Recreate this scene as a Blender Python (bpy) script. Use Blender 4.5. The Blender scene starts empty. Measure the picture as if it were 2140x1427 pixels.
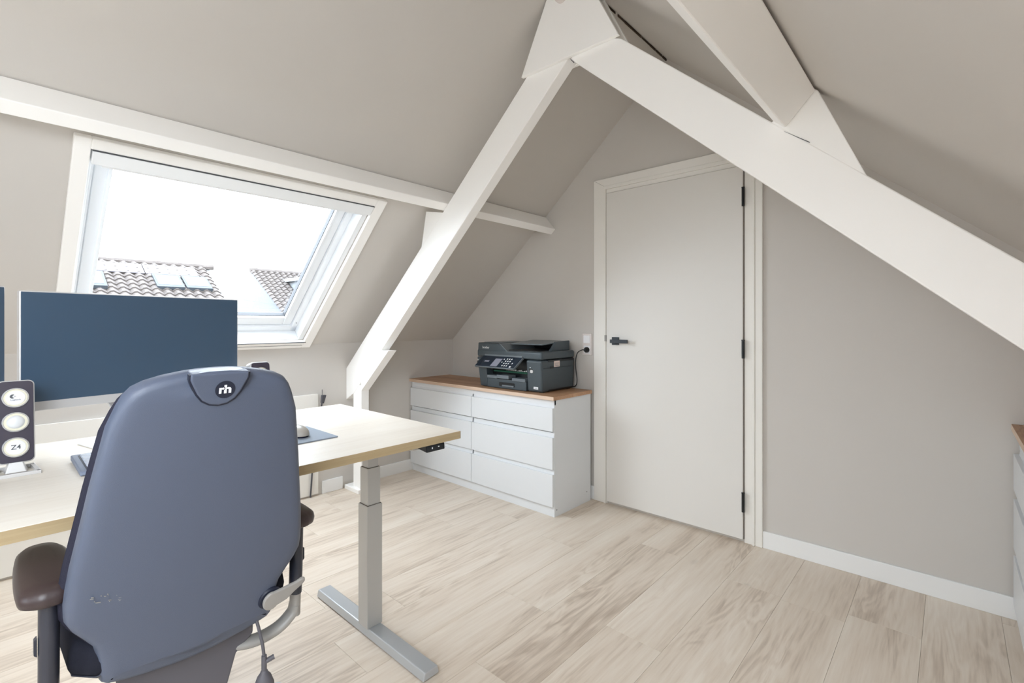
import bpy, bmesh, math, random
from mathutils import Vector, Matrix
random.seed(7)
PI = math.pi
C = bpy.context.scene.collection
SC = bpy.context.scene

# ------------------------------------------------------------------ camera
YAW = 0.7382
cd = bpy.data.cameras.new('camera'); cam = bpy.data.objects.new('camera', cd); C.objects.link(cam)
cam.location = (0, 0, 1.31); cam.rotation_euler = (PI/2, 0, YAW)
cd.sensor_width = 36; cd.sensor_fit = 'HORIZONTAL'; cd.lens = 36*1010/2140
cd.shift_x = 0; cd.shift_y = -(713.5-675)/2140
cd.clip_start = 0.02; cd.clip_end = 300
SC.camera = cam

# ------------------------------------------------------------------ world, light, exposure
SKY = 5.0
w = bpy.data.worlds.new('overcast_sky'); SC.world = w; w.use_nodes = True
bg = w.node_tree.nodes['Background']; bg.inputs[0].default_value = (0.90, 0.96, 1.05, 1); bg.inputs[1].default_value = SKY
SC.view_settings.view_transform = 'Standard'; SC.view_settings.look = 'None'
SC.view_settings.gamma = 1; SC.view_settings.use_curve_mapping = False
SC.view_settings.exposure = 1.45
SC.cycles.max_bounces = 14; SC.cycles.diffuse_bounces = 10; SC.cycles.glossy_bounces = 4
SC.cycles.transparent_max_bounces = 12
SC.cycles.use_denoising = True
SC.cycles.caustics_reflective = False; SC.cycles.caustics_refractive = False
SC.cycles.sample_clamp_indirect = 8

def portal(name, centre, rot_euler_matrix, sx, sy):
    l = bpy.data.lights.new(name, 'AREA'); l.shape = 'RECTANGLE'; l.size = sx; l.size_y = sy
    l.cycles.is_portal = True
    o = bpy.data.objects.new(name, l); C.objects.link(o)
    o.matrix_world = Matrix.Translation(centre) @ rot_euler_matrix.to_4x4()
    return o

# ------------------------------------------------------------------ slope frames
SA, CA = 0.663, 0.748                # roof pitch 41.5 degrees
XL, XR, ZK, XRIDGE, ZRIDGE = -3.58, 0.76, 1.152, -1.41, 3.076
SR = (XRIDGE-XL)/CA
def SL(y, s, n):                     # left slope: s up the slope, n into the room
    return Vector((XL+CA*s+SA*n, y, ZK+SA*s-CA*n))
def SRT(y, s, n):                    # right slope
    return Vector((XR-CA*s-SA*n, y, ZK+SA*s-CA*n))
W1 = dict(y0=0.30, y1=1.60, s0=0.055, s1=1.345)      # skylight in view
W2 = dict(y0=-1.60, y1=-0.12, s0=0.06, s1=1.40)     # unseen skylight added behind the camera for fill light, right slope
def portal_at(F, W, n, name):
    a = F(W['y0'], W['s0'], n); b = F(W['y1'], W['s0'], n); c = F(W['y0'], W['s1'], n)
    cx = (b-a).normalized(); cy = (c-a).normalized()
    inn = F(0, 0, 1)-F(0, 0, 0)
    z = -inn.normalized()
    if cx.cross(cy).dot(z) < 0: cx = -cx
    M = Matrix((cx, cy, z)).transposed()
    portal(name, (b+c)/2, M, (b-a).length, (c-a).length)
portal_at(SL, W1, -0.115, 'skylight_portal')
portal_at(SRT, W2, -0.10, 'added_skylight_portal')
WF = dict(x0=-1.75, x1=-1.05, z0=.8, z1=1.6)         # unseen window added in the wall behind the camera, for brightness
portal('added_window_portal', Vector(((WF['x0']+WF['x1'])/2, -1.82, (WF['z0']+WF['z1'])/2)), Matrix.Rotation(PI/2, 3, 'X'), WF['x1']-WF['x0'], WF['z1']-WF['z0'])

# bare fill light added out of view behind the camera, without a fitting
ld = bpy.data.lights.new('rear_fill_light', 'POINT'); ld.energy = 13; ld.shadow_soft_size = .30; ld.color = (.95, .98, 1.02)
lo_ = bpy.data.objects.new('rear_fill_light', ld); C.objects.link(lo_); lo_.location = (-.65, -.45, 1.85)

# ------------------------------------------------------------------ materials
def srgb(r, g, b):
    f = lambda c: (c/255/12.92) if c/255 <= 0.04045 else ((c/255+0.055)/1.055)**2.4
    return (f(r), f(g), f(b), 1)
def mat(name, col, rough=0.5, metal=0, bump=0, bscale=200, spec=0.5, var=0, vscale=3, coat=0):
    m = bpy.data.materials.new(name); m.use_nodes = True; nt = m.node_tree; N = nt.nodes; L = nt.links
    b = N['Principled BSDF']; b.inputs['Base Color'].default_value = col if len(col) == 4 else (*col, 1)
    b.inputs['Roughness'].default_value = rough; b.inputs['Metallic'].default_value = metal
    b.inputs['Specular IOR Level'].default_value = spec; b.inputs['Coat Weight'].default_value = coat
    tc = N.new('ShaderNodeTexCoord')
    if var:
        n = N.new('ShaderNodeTexNoise'); n.inputs['Scale'].default_value = vscale; n.inputs['Detail'].default_value = 4
        mx = N.new('ShaderNodeMix'); mx.data_type = 'RGBA'; mx.blend_type = 'MULTIPLY'
        cr = N.new('ShaderNodeValToRGB'); cr.color_ramp.elements[0].color = (1-var, 1-var, 1-var, 1); cr.color_ramp.elements[1].color = (1, 1, 1, 1)
        cr.color_ramp.elements[0].position = .3; cr.color_ramp.elements[1].position = .7
        L.new(tc.outputs['Object'], n.inputs['Vector']); L.new(n.outputs['Fac'], cr.inputs['Fac'])
        mx.inputs[0].default_value = 1; mx.inputs[6].default_value = b.inputs['Base Color'].default_value
        L.new(cr.outputs['Color'], mx.inputs[7]); L.new(mx.outputs[2], b.inputs['Base Color'])
    if bump:
        n2 = N.new('ShaderNodeTexNoise'); n2.inputs['Scale'].default_value = bscale; n2.inputs['Detail'].default_value = 3
        bp = N.new('ShaderNodeBump'); bp.inputs['Strength'].default_value = bump; bp.inputs['Distance'].default_value = 0.001
        L.new(tc.outputs['Object'], n2.inputs['Vector']); L.new(n2.outputs['Fac'], bp.inputs['Height']); L.new(bp.outputs['Normal'], b.inputs['Normal'])
    return m
def wood(name, c_dark, c_mid, c_light, axis='Y', grain=60, stretch=0.05, ring=0.25, rough=0.5, perobj=0.0, knots=0.0, bump=0.15):
    m = bpy.data.materials.new(name); m.use_nodes = True; nt = m.node_tree; N = nt.nodes; L = nt.links
    b = N['Principled BSDF']; b.inputs['Roughness'].default_value = rough
    tc = N.new('ShaderNodeTexCoord'); oi = N.new('ShaderNodeObjectInfo')
    off = N.new('ShaderNodeVectorMath'); off.operation = 'SCALE'; off.inputs[0].default_value = (37.0, 91.0, 13.0)
    L.new(oi.outputs['Random'], off.inputs['Scale'])
    add = N.new('ShaderNodeVectorMath'); add.operation = 'ADD'
    L.new(tc.outputs['Object'], add.inputs[0]); L.new(off.outputs[0], add.inputs[1])
    def mp(sc):
        k = N.new('ShaderNodeMapping'); k.inputs['Scale'].default_value = sc; L.new(add.outputs[0], k.inputs['Vector']); return k
    def axs(a, al): return (al, a, a) if axis == 'X' else ((a, al, a) if axis == 'Y' else (a, a, al))
    # fine fibres
    n1 = N.new('ShaderNodeTexNoise'); n1.inputs['Scale'].default_value = 1; n1.inputs['Detail'].default_value = 6; n1.inputs['Roughness'].default_value = .6
    L.new(mp(axs(grain, grain*stretch)).outputs[0], n1.inputs['Vector'])
    # broad flame figure
    n2 = N.new('ShaderNodeTexNoise'); n2.inputs['Scale'].default_value = 1; n2.inputs['Detail'].default_value = 3; n2.inputs['Distortion'].default_value = 1.0
    L.new(mp(axs(9, 1.3)).outputs[0], n2.inputs['Vector'])
    mul = N.new('ShaderNodeMath'); mul.operation = 'MULTIPLY'; mul.inputs[1].default_value = 42; L.new(n2.outputs['Fac'], mul.inputs[0])
    sn = N.new('ShaderNodeMath'); sn.operation = 'SINE'; L.new(mul.outputs[0], sn.inputs[0])
    r1 = N.new('ShaderNodeMapRange'); r1.inputs['From Min'].default_value = -1; r1.inputs['From Max'].default_value = 1; L.new(sn.outputs[0], r1.inputs['Value'])
    # broad tone
    n3 = N.new('ShaderNodeTexNoise'); n3.inputs['Scale'].default_value = 1; n3.inputs['Detail'].default_value = 4
    L.new(mp(axs(7, .8)).outputs[0], n3.inputs['Vector'])
    # combine: fac = n1*(.45) + ring*r1 + n3
    m1 = N.new('ShaderNodeMath'); m1.operation = 'MULTIPLY'; m1.inputs[1].default_value = 0.55; L.new(n1.outputs['Fac'], m1.inputs[0])
    msk = N.new('ShaderNodeMapRange'); msk.inputs['From Min'].default_value = .45; msk.inputs['From Max'].default_value = .62
    n4 = N.new('ShaderNodeTexNoise'); n4.inputs['Scale'].default_value = 1; L.new(mp(axs(5, .9)).outputs[0], n4.inputs['Vector']); L.new(n4.outputs['Fac'], msk.inputs['Value'])
    m2 = N.new('ShaderNodeMath'); m2.operation = 'MULTIPLY'; L.new(r1.outputs[0], m2.inputs[0]); L.new(msk.outputs[0], m2.inputs[1])
    m2b = N.new('ShaderNodeMath'); m2b.operation = 'MULTIPLY'; m2b.inputs[1].default_value = ring; L.new(m2.outputs[0], m2b.inputs[0])
    a1 = N.new('ShaderNodeMath'); a1.operation = 'SUBTRACT'; L.new(m1.outputs[0], a1.inputs[0]); L.new(m2b.outputs[0], a1.inputs[1])
    a2 = N.new('ShaderNodeMath'); a2.operation = 'ADD'; L.new(a1.outputs[0], a2.inputs[0])
    m3 = N.new('ShaderNodeMath'); m3.operation = 'MULTIPLY'; m3.inputs[1].default_value = 0.75; L.new(n3.outputs['Fac'], m3.inputs[0]); L.new(m3.outputs[0], a2.inputs[1])
    rr = N.new('ShaderNodeMath'); rr.operation = 'MULTIPLY_ADD'; rr.inputs[1].default_value = perobj; rr.inputs[2].default_value = -perobj/2
    L.new(oi.outputs['Random'], rr.inputs[0])
    a3 = N.new('ShaderNodeMath'); a3.operation = 'ADD'; L.new(a2.outputs[0], a3.inputs[0]); L.new(rr.outputs[0], a3.inputs[1])
    cr = N.new('ShaderNodeValToRGB'); E = cr.color_ramp.elements
    E[0].position = .30; E[0].color = c_dark; E[1].position = .85; E[1].color = c_light
    e = E.new(.58); e.color = c_mid
    L.new(a3.outputs[0], cr.inputs['Fac'])
    out = cr.outputs['Color']
    if knots:
        vo = N.new('ShaderNodeTexVoronoi'); vo.inputs['Scale'].default_value = 1
        L.new(mp(axs(3.2, 1.6)).outputs[0], vo.inputs['Vector'])
        kr = N.new('ShaderNodeMapRange'); kr.inputs['From Min'].default_value = 0.02; kr.inputs['From Max'].default_value = 0.09
        kr.inputs['To Min'].default_value = 1-knots; kr.inputs['To Max'].default_value = 1
        L.new(vo.outputs['Distance'], kr.inputs['Value'])
        mx = N.new('ShaderNodeMix'); mx.data_type = 'RGBA'; mx.blend_type = 'MULTIPLY'; mx.inputs[0].default_value = 1
        L.new(out, mx.inputs[6]); L.new(kr.outputs[0], mx.inputs[7]); out = mx.outputs[2]
    L.new(out, b.inputs['Base Color'])
    bp = N.new('ShaderNodeBump'); bp.inputs['Strength'].default_value = bump; bp.inputs['Distance'].default_value = 0.0006
    L.new(n1.outputs['Fac'], bp.inputs['Height']); L.new(bp.outputs['Normal'], b.inputs['Normal'])
    return m

M = {}
M['wall'] = mat('taupe_wall_paint', srgb(206, 202, 197), .85, bump=.12, bscale=260, var=.025, vscale=1.2, spec=.25)
M['white'] = mat('white_gloss_paint', srgb(236, 234, 229), .38, bump=.08, bscale=60, spec=.4)
M['beam'] = mat('white_painted_timber', srgb(250, 249, 247), .5, bump=.2, bscale=45, spec=.35)
M['door'] = mat('white_satin_door', srgb(226, 224, 220), .42, spec=.35)
M['skirt'] = mat('white_skirting_paint', srgb(238, 239, 239), .4)
M['plastic_white'] = mat('white_window_plastic', srgb(240, 243, 246), .3)
M['cabinet'] = mat('white_foil_furniture_board', srgb(220, 223, 226), .32, spec=.4)
M['black_metal'] = mat('black_door_hardware', srgb(52, 58, 64), .4, metal=.3)
M['dark_gap'] = mat('dark_gap', srgb(72, 58, 44), .9)
M['seal'] = mat('grey_sealant', srgb(92, 88, 86), .8, bump=1, bscale=80)
M['steel'] = mat('grey_powder_coated_steel', srgb(186, 186, 184), .38, metal=.35, bump=.1, bscale=500)
M['foot'] = mat('silver_painted_steel', srgb(186, 190, 194), .3, metal=.45)
M['seam'] = mat('floor_joint', srgb(150, 134, 118), .8)
M['plank'] = wood('oak_plank_vinyl', srgb(172, 155, 138), srgb(214, 200, 184), srgb(228, 218, 205), 'Y', 70, .05, .15, .42, perobj=.10, knots=.18)
M['birch'] = wood('pale_birch_laminate', srgb(208, 198, 184), srgb(226, 218, 206), srgb(234, 228, 218), 'Y', 90, .04, .04, .38)
M['birch_edge'] = wood('birch_edge_band', srgb(140, 120, 88), srgb(168, 148, 114), srgb(184, 166, 132), 'Y', 120, .02, .03, .5)
M['oak'] = wood('oiled_oak_worktop', srgb(126, 88, 58), srgb(176, 134, 100), srgb(198, 160, 126), 'X', 90, .05, .22, .45, knots=.45)
M['oak_edge'] = wood('oak_worktop_edge', srgb(176, 148, 124), srgb(204, 178, 156), srgb(218, 196, 176), 'X', 120, .04, .1, .5)
M['chair_plastic'] = mat('blue_grey_chair_plastic', srgb(82, 90, 108), .42, bump=.35, bscale=900, spec=.5)
M['chair_dark'] = mat('dark_chair_plastic', srgb(46, 48, 58), .35, bump=.15, bscale=700)
M['pad'] = mat('brown_black_soft_armpad', srgb(58, 46, 46), .38, bump=.15, bscale=500)
M['fabric'] = mat('navy_wool_fabric', srgb(54, 54, 68), .95, bump=1, bscale=1400, var=.3, vscale=400, spec=.1)
M['seat_fabric'] = mat('black_seat_fabric', srgb(36, 37, 46), .9, bump=.8, bscale=1200, spec=.1)
M['grey_plastic'] = mat('light_grey_plastic', srgb(150, 147, 143), .4)
M['rubber'] = mat('grey_rubber', srgb(88, 86, 92), .55)
M['chrome'] = mat('polished_aluminium', srgb(205, 207, 210), .18, metal=.9)
M['screen'] = mat('glare_tinted_screen', srgb(50, 76, 100), .34, spec=.9)  # black screen; glare from the room is put in as a blue base colour
M['silver'] = mat('silver_plastic', srgb(206, 205, 205), .32, metal=.25)
M['badge_white'] = mat('pale_badge_enamel', srgb(222, 222, 224), .4)
M['groove'] = mat('deep_navy_groove', srgb(24, 30, 48), .5)
M['speaker'] = mat('dark_purple_grey_lacquer', srgb(56, 52, 66), .2, spec=.6, coat=.3)
M['cream'] = mat('cream_speaker_cone', srgb(216, 212, 192), .5)
M['cone'] = mat('silver_white_speaker_cone', srgb(214, 216, 218), .35)
M['ink'] = mat('grey_print', srgb(84, 86, 90), .6)
M['keys'] = mat('pale_blue_grey_keys', srgb(196, 203, 216), .45)
M['kb'] = mat('blue_grey_keyboard_body', srgb(118, 128, 148), .45)
M['mousepad'] = mat('slate_blue_mouse_mat', srgb(138, 150, 165), .7, bump=.3, bscale=900)
M['mouse'] = mat('warm_grey_mouse_plastic', srgb(178, 174, 168), .35)
M['navy'] = mat('navy_mouse_base', srgb(22, 26, 56), .4)
M['printer'] = mat('charcoal_printer_plastic', srgb(66, 76, 82), .4, bump=.2, bscale=700)
M['printer_dark'] = mat('black_printer_plastic', srgb(16, 20, 24), .3)
M['printer_mid'] = mat('mid_grey_printer_plastic', srgb(104, 112, 118), .35)
M['panel_navy'] = mat('navy_control_panel', srgb(26, 38, 52), .25)
M['lcd'] = mat('grey_lcd', srgb(140, 142, 156), .3)
M['print_white'] = mat('white_print', srgb(232, 234, 236), .5)
M['green'] = mat('green_circuit_strip', srgb(20, 92, 70), .5)
M['sticker'] = mat('pale_pink_sticker', srgb(224, 206, 198), .6)
M['cable'] = mat('black_cable', srgb(20, 22, 24), .45)
M['cable_grey'] = mat('dark_grey_cable', srgb(74, 74, 80), .5)
M['switch'] = mat('white_switch_plastic', srgb(236, 236, 238), .3)
M['plate'] = mat('pinkish_white_switch_frame', srgb(222, 214, 210), .35)
M['roof_tile'] = mat('weathered_grey_roof_tile', srgb(78, 71, 68), .8, var=.35, vscale=5)
M['solar'] = mat('pale_solar_panel', srgb(104, 102, 108), .3)
M['ext_white'] = mat('outside_white_paint', srgb(128, 132, 136), .5)
M['ext_dark'] = mat('outside_dark_recess', srgb(34, 42, 50), .6)
M['brick'] = mat('pale_grey_house_wall', srgb(104, 107, 112), .9, var=.2, vscale=8)
M['ext_glass'] = mat('outside_window_glass', srgb(84, 100, 108), .1)
M['ground'] = mat('outdoor_ground', srgb(95, 98, 88), .9)
def glass_mat():
    m = bpy.data.materials.new('window_glass'); m.use_nodes = True; N = m.node_tree.nodes; L = m.node_tree.links
    N.remove(N['Principled BSDF']); o = N['Material Output']
    t = N.new('ShaderNodeBsdfTransparent'); t.inputs[0].default_value = (.96, .98, .98, 1)
    g = N.new('ShaderNodeBsdfGlossy'); g.inputs['Roughness'].default_value = 0.0
    lw = N.new('ShaderNodeLayerWeight'); lw.inputs['Blend'].default_value = .5
    pw = N.new('ShaderNodeMath'); pw.operation = 'POWER'; pw.inputs[1].default_value = 5; L.new(lw.outputs['Facing'], pw.inputs[0])
    f = N.new('ShaderNodeMath'); f.operation = 'MULTIPLY_ADD'; f.inputs[1].default_value = .9; f.inputs[2].default_value = .035; L.new(pw.outputs[0], f.inputs[0])
    mx = N.new('ShaderNodeMixShader'); L.new(f.outputs[0], mx.inputs[0]); L.new(t.outputs[0], mx.inputs[1]); L.new(g.outputs[0], mx.inputs[2])
    L.new(mx.outputs[0], o.inputs[0]); return m
M['glass'] = glass_mat()

# ------------------------------------------------------------------ mesh helpers
def new(): return bmesh.new()
def hexa(bm, P):
    v = [bm.verts.new(p) for p in P]
    for f in ((0, 3, 2, 1), (4, 5, 6, 7), (0, 1, 5, 4), (1, 2, 6, 5), (2, 3, 7, 6), (3, 0, 4, 7)):
        bm.faces.new([v[i] for i in f])
    return bm
def box(bm, x0, x1, y0, y1, z0, z1):
    return hexa(bm, [(x0, y0, z0), (x1, y0, z0), (x1, y1, z0), (x0, y1, z0), (x0, y0, z1), (x1, y0, z1), (x1, y1, z1), (x0, y1, z1)])
def fbox(bm, F, y0, y1, s0, s1, n0, n1):
    return hexa(bm, [F(y, s, n) for (y, s, n) in ((y0, s0, n0), (y1, s0, n0), (y1, s1, n0), (y0, s1, n0), (y0, s0, n1), (y1, s0, n1), (y1, s1, n1), (y0, s1, n1))])
def loft(bm, rings, cap=True, closed=True):
    V = [[bm.verts.new(p) for p in r] for r in rings]
    n = len(rings[0])
    for a, b in zip(V, V[1:]):
        for i in range(n if closed else n-1):
            j = (i+1) % n
            bm.faces.new([a[i], a[j], b[j], b[i]])
    if cap:
        bm.faces.new(list(reversed(V[0]))); bm.faces.new(V[-1])
    return bm
def prism(bm, pts, f0, f1):          # pts 2D, f0/f1 map 2D -> 3D
    return loft(bm, [[f0(*p) for p in pts], [f1(*p) for p in pts]])
def prY(bm, pts, y0, y1): return prism(bm, pts, lambda a, b: (a, y0, b), lambda a, b: (a, y1, b))
def prX(bm, pts, x0, x1): return prism(bm, pts, lambda a, b: (x0, a, b), lambda a, b: (x1, a, b))
def prZ(bm, pts, z0, z1): return prism(bm, pts, lambda a, b: (a, b, z0), lambda a, b: (a, b, z1))
def circ(n, r, r2=None, a0=0):
    r2 = r if r2 is None else r2
    return [(r*math.cos(a0+2*PI*i/n), r2*math.sin(a0+2*PI*i/n)) for i in range(n)]
def rrect(w_, h_, r, n=5, cx=0, cy=0):
    o = []
    for (sx, sy, a0) in ((1, 1, 0), (-1, 1, PI/2), (-1, -1, PI), (1, -1, 3*PI/2)):
        for i in range(n+1):
            a = a0+PI/2*i/n; o.append((cx+sx*(w_/2-r)+r*math.cos(a), cy+sy*(h_/2-r)+r*math.sin(a)))
    return o
def tube(bm, path, r, n=10, r_end=None, cap=True):
    path = [Vector(p) for p in path]; rings = []
    up = Vector((0, 0, 1))
    prev = None
    for i, p in enumerate(path):
        t = (path[min(i+1, len(path)-1)]-path[max(i-1, 0)]).normalized()
        if prev is None:
            a = up if abs(t.dot(up)) < .95 else Vector((1, 0, 0)); u = (a-t*a.dot(t)).normalized()
        else:
            u = (prev-t*prev.dot(t)).normalized()
        prev = u; v = t.cross(u)
        rr = r(i/(len(path)-1)) if callable(r) else r
        rx, ry = rr if isinstance(rr, tuple) else (rr, rr)
        rings.append([p+u*rx*math.cos(2*PI*k/n)+v*ry*math.sin(2*PI*k/n) for k in range(n)])
    return loft(bm, rings, cap)
def bez(pts, n=12):                  # Catmull-Rom through pts
    P = [Vector(p) for p in pts]; P = [P[0]*2-P[1]]+P+[P[-1]*2-P[-2]]; o = []
    for i in range(1, len(P)-2):
        for k in range(n):
            t = k/n; a, b, c, d = P[i-1:i+3]
            o.append(.5*((2*b)+(c-a)*t+(2*a-5*b+4*c-d)*t*t+(3*b-a-3*c+d)*t**3))
    o.append(P[-2]); return o
def lathe(bm, prof, axis_map, n=24):  # prof (r,h) ; axis_map(x,y,h)->3D
    rings = [[axis_map(max(r, 1e-5)*math.cos(2*PI*k/n), max(r, 1e-5)*math.sin(2*PI*k/n), h) for k in range(n)] for r, h in prof]
    return loft(bm, rings)

def obj(name, bm, m, parent=None, bevel=0, smooth=False, seg=2, local=False, angle=40):
    me = bpy.data.meshes.new(name)
    bmesh.ops.recalc_face_normals(bm, faces=bm.faces[:])
    if parent is not None and not local:
        bpy.context.view_layer.update() if False else None
        mw = world_of(parent)
        bmesh.ops.transform(bm, matrix=mw.inverted(), verts=bm.verts[:])
    bm.to_mesh(me); bm.free()
    me.materials.append(M[m] if isinstance(m, str) else m)
    o = bpy.data.objects.new(name, me); C.objects.link(o)
    if parent is not None: o.parent = parent
    if smooth:
        for p in me.polygons: p.use_smooth = True
        try: me.set_sharp_from_angle(angle=math.radians(angle))
        except Exception: pass
    if bevel:
        b = o.modifiers.new('bevel', 'BEVEL'); b.width = bevel; b.segments = seg; b.limit_method = 'ANGLE'; b.angle_limit = math.radians(35)
        b.harden_normals = False
    return o
def world_of(o):
    m = o.matrix_basis.copy()
    while o.parent: o = o.parent; m = o.matrix_basis @ m
    return m
def thing(name, label, cat, loc=(0, 0, 0), rz=0, group=None):
    o = bpy.data.objects.new(name, None); C.objects.link(o); o.empty_display_size = .1
    o.location = loc; o.rotation_euler = (0, 0, rz); o['label'] = label; o['category'] = cat
    o.matrix_basis = Matrix.Translation(loc) @ Matrix.Rotation(rz, 4, 'Z')
    if group: o['group'] = group
    return o
def tag(o, label, cat, group=None):
    o['label'] = label; o['category'] = cat
    if group: o['group'] = group
    return o
def struct(name, bm, m, **k):
    o = obj(name, bm, m, **k); o['kind'] = 'structure'; return o
def recenter(o):                     # put a top-level mesh's origin at its base
    me = o.data; xs = [v.co for v in me.vertices]
    c = Vector(((min(v.x for v in xs)+max(v.x for v in xs))/2, (min(v.y for v in xs)+max(v.y for v in xs))/2, min(v.z for v in xs)))
    me.transform(Matrix.Translation(-c)); o.location = c; o.matrix_basis = Matrix.Translation(c); return o
def text_bm(body, size, f, depth=0.0004, spacing=1.0, shear=0):
    cu = bpy.data.curves.new('t', 'FONT'); cu.body = body; cu.size = size; cu.align_x = 'CENTER'; cu.align_y = 'CENTER'
    cu.space_character = spacing; cu.shear = shear; cu.resolution_u = 3; cu.offset = size*.012
    to = bpy.data.objects.new('t', cu); C.objects.link(to)
    dg = bpy.context.evaluated_depsgraph_get(); me = bpy.data.meshes.new_from_object(to.evaluated_get(dg))
    C.objects.unlink(to); bpy.data.objects.remove(to); bpy.data.curves.remove(cu)
    bm = bmesh.new(); bm.from_mesh(me); bpy.data.meshes.remove(me)
    ext = bmesh.ops.extrude_face_region(bm, geom=bm.faces[:])
    bmesh.ops.translate(bm, vec=(0, 0, depth), verts=[g for g in ext['geom'] if isinstance(g, bmesh.types.BMVert)])
    for v in bm.verts: v.co = Vector(f(v.co.x, v.co.y, v.co.z))
    return bm

# ------------------------------------------------------------------ room shell
YB, YG = -1.75, 3.08
# floor: a slab with separate planks on it
fl = struct('floor', box(new(), XL-.2, XR+.2, YB-.1, YG+.15, -.12, -.0075), 'seam')
PW = .2545; P0 = -0.855
jt = {0: [1.823], 1: [2.575], 2: [1.20], 3: [2.625], 4: [1.9], -1: [1.288], -2: [1.722], -3: [.975, 2.325], -4: [1.32], -5: [2.415, 1.0], -6: [2.06], -7: [.70, 2.05], -8: [1.40], -9: [.35, 1.70]}
LEN = 1.35
for k in range(-11, 7):
    x0 = P0+(k-1)*PW; x1 = x0+PW
    x0c = max(x0, XL-.0); x1c = min(x1, XR)
    if x1c-x0c < .02: continue
    j = jt.get(k, [random.uniform(0, LEN)])[0]
    ys = [j+LEN*i for i in range(-5, 5)]
    ys = [YB]+[y for y in ys if YB+.05 < y < YG-.05]+[YG]
    for a, b in zip(ys, ys[1:]):
        bm = new(); cx, cy = (x0c+x1c)/2, (a+b)/2
        g = .0004
        box(bm, x0c+g-cx, x1c-g-cx, a+g-cy, b-g-cy, -.0075, 0)
        o = obj('plank', bm, 'plank', bevel=.0004, seg=1); o.parent = fl; o.location = (cx, cy, 0)

# gable wall (five-sided), front wall behind the camera, knee walls
gp = [(XL-.2, -.1), (XR+.2, -.1), (XR+.2, ZK+.1), (XRIDGE, ZRIDGE+.25), (XL-.2, ZK+.1)]
struct('wall_back', prY(new(), gp, YG, YG+.15), 'wall')
bm = new(); a, b, c, d = WF['x0'], WF['x1'], WF['z0'], WF['z1']
prY(bm, [(XL-.2, -.1), (a, -.1), (a, ZK+.1+(a-XL+.2)*.886), (XL-.2, ZK+.1)], YB-.15, YB)
prY(bm, [(b, -.1), (XR+.2, -.1), (XR+.2, ZK+.1), (b, ZK+.1+(XR+.2-b)*.886)], YB-.15, YB)
box(bm, a, b, YB-.15, YB, -.1, c); prY(bm, [(a, d), (b, d), (b, 2.4), (XRIDGE, ZRIDGE+.2), (a, 2.4)], YB-.15, YB)
struct('wall_front', bm, 'wall')
bm = new(); mx_ = (a+b)/2
for (p, q, r_, t_) in ((a, a+.06, c, d), (b-.06, b, c, d), (a, b, c, c+.06), (a, b, d-.06, d), (mx_-.04, mx_+.04, c, d)): box(bm, p, q, YB-.12, YB-.05, r_, t_)
wf = struct('window_added_front', bm, 'plastic_white', bevel=.004)  # out of view, added to brighten the room from behind
obj('pane', box(new(), a+.05, b-.05, YB-.09, YB-.086, c+.05, d-.05), 'glass', wf)
struct('wall_left', box(new(), XL-.2, XL, YB, YG, -.1, ZK), 'wall')
struct('wall_right', box(new(), XR, XR+.2, YB, YG, -.1, ZK), 'wall')
def slope(name, F, Wn, mtl='wall'):
    bm = new(); n0, n1 = -.17, 0
    a, b, c, d = Wn['y0'], Wn['y1'], Wn['s0'], Wn['s1']
    top = SR+.10
    fbox(bm, F, YB-.15, a, -.08, top, n0, n1); fbox(bm, F, b, YG+.15, -.08, top, n0, n1)
    fbox(bm, F, a, b, -.08, c, n0, n1); fbox(bm, F, a, b, d, top, n0, n1)
    o = struct(name, bm, mtl); return o
slope('ceiling_left', SL, W1)
slope('ceiling_right', SRT, W2)
# ragged dark joint along the ridge
bm = new(); y = 2.10
while y < YG-.02:
    L_ = random.uniform(.05, .16); ww = random.uniform(.0012, .0036)
    box(bm, XRIDGE-ww, XRIDGE+ww, y, min(y+L_, YG), ZRIDGE-.016, ZRIDGE-.004); y += L_+random.uniform(-.004, .03)
struct('trim_1', bm, 'dark_gap')

# skirting boards
def skirt(name, x0, x1, y0, y1, h=.098):
    struct(name, box(new(), x0, x1, y0, y1, 0, h), 'skirt', bevel=.003)
skirt('baseboard_back', -.815, XR, YG-.014, YG)
skirt('baseboard_back', -3.566, -1.965, YG-.014, YG)
skirt('baseboard_left', XL, XL+.014, 1.762, 1.93)
skirt('baseboard_left', XL, XL+.014, 2.045, YG-.014)
skirt('baseboard_right', XR-.014, XR, YB, YG-.014)

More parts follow.
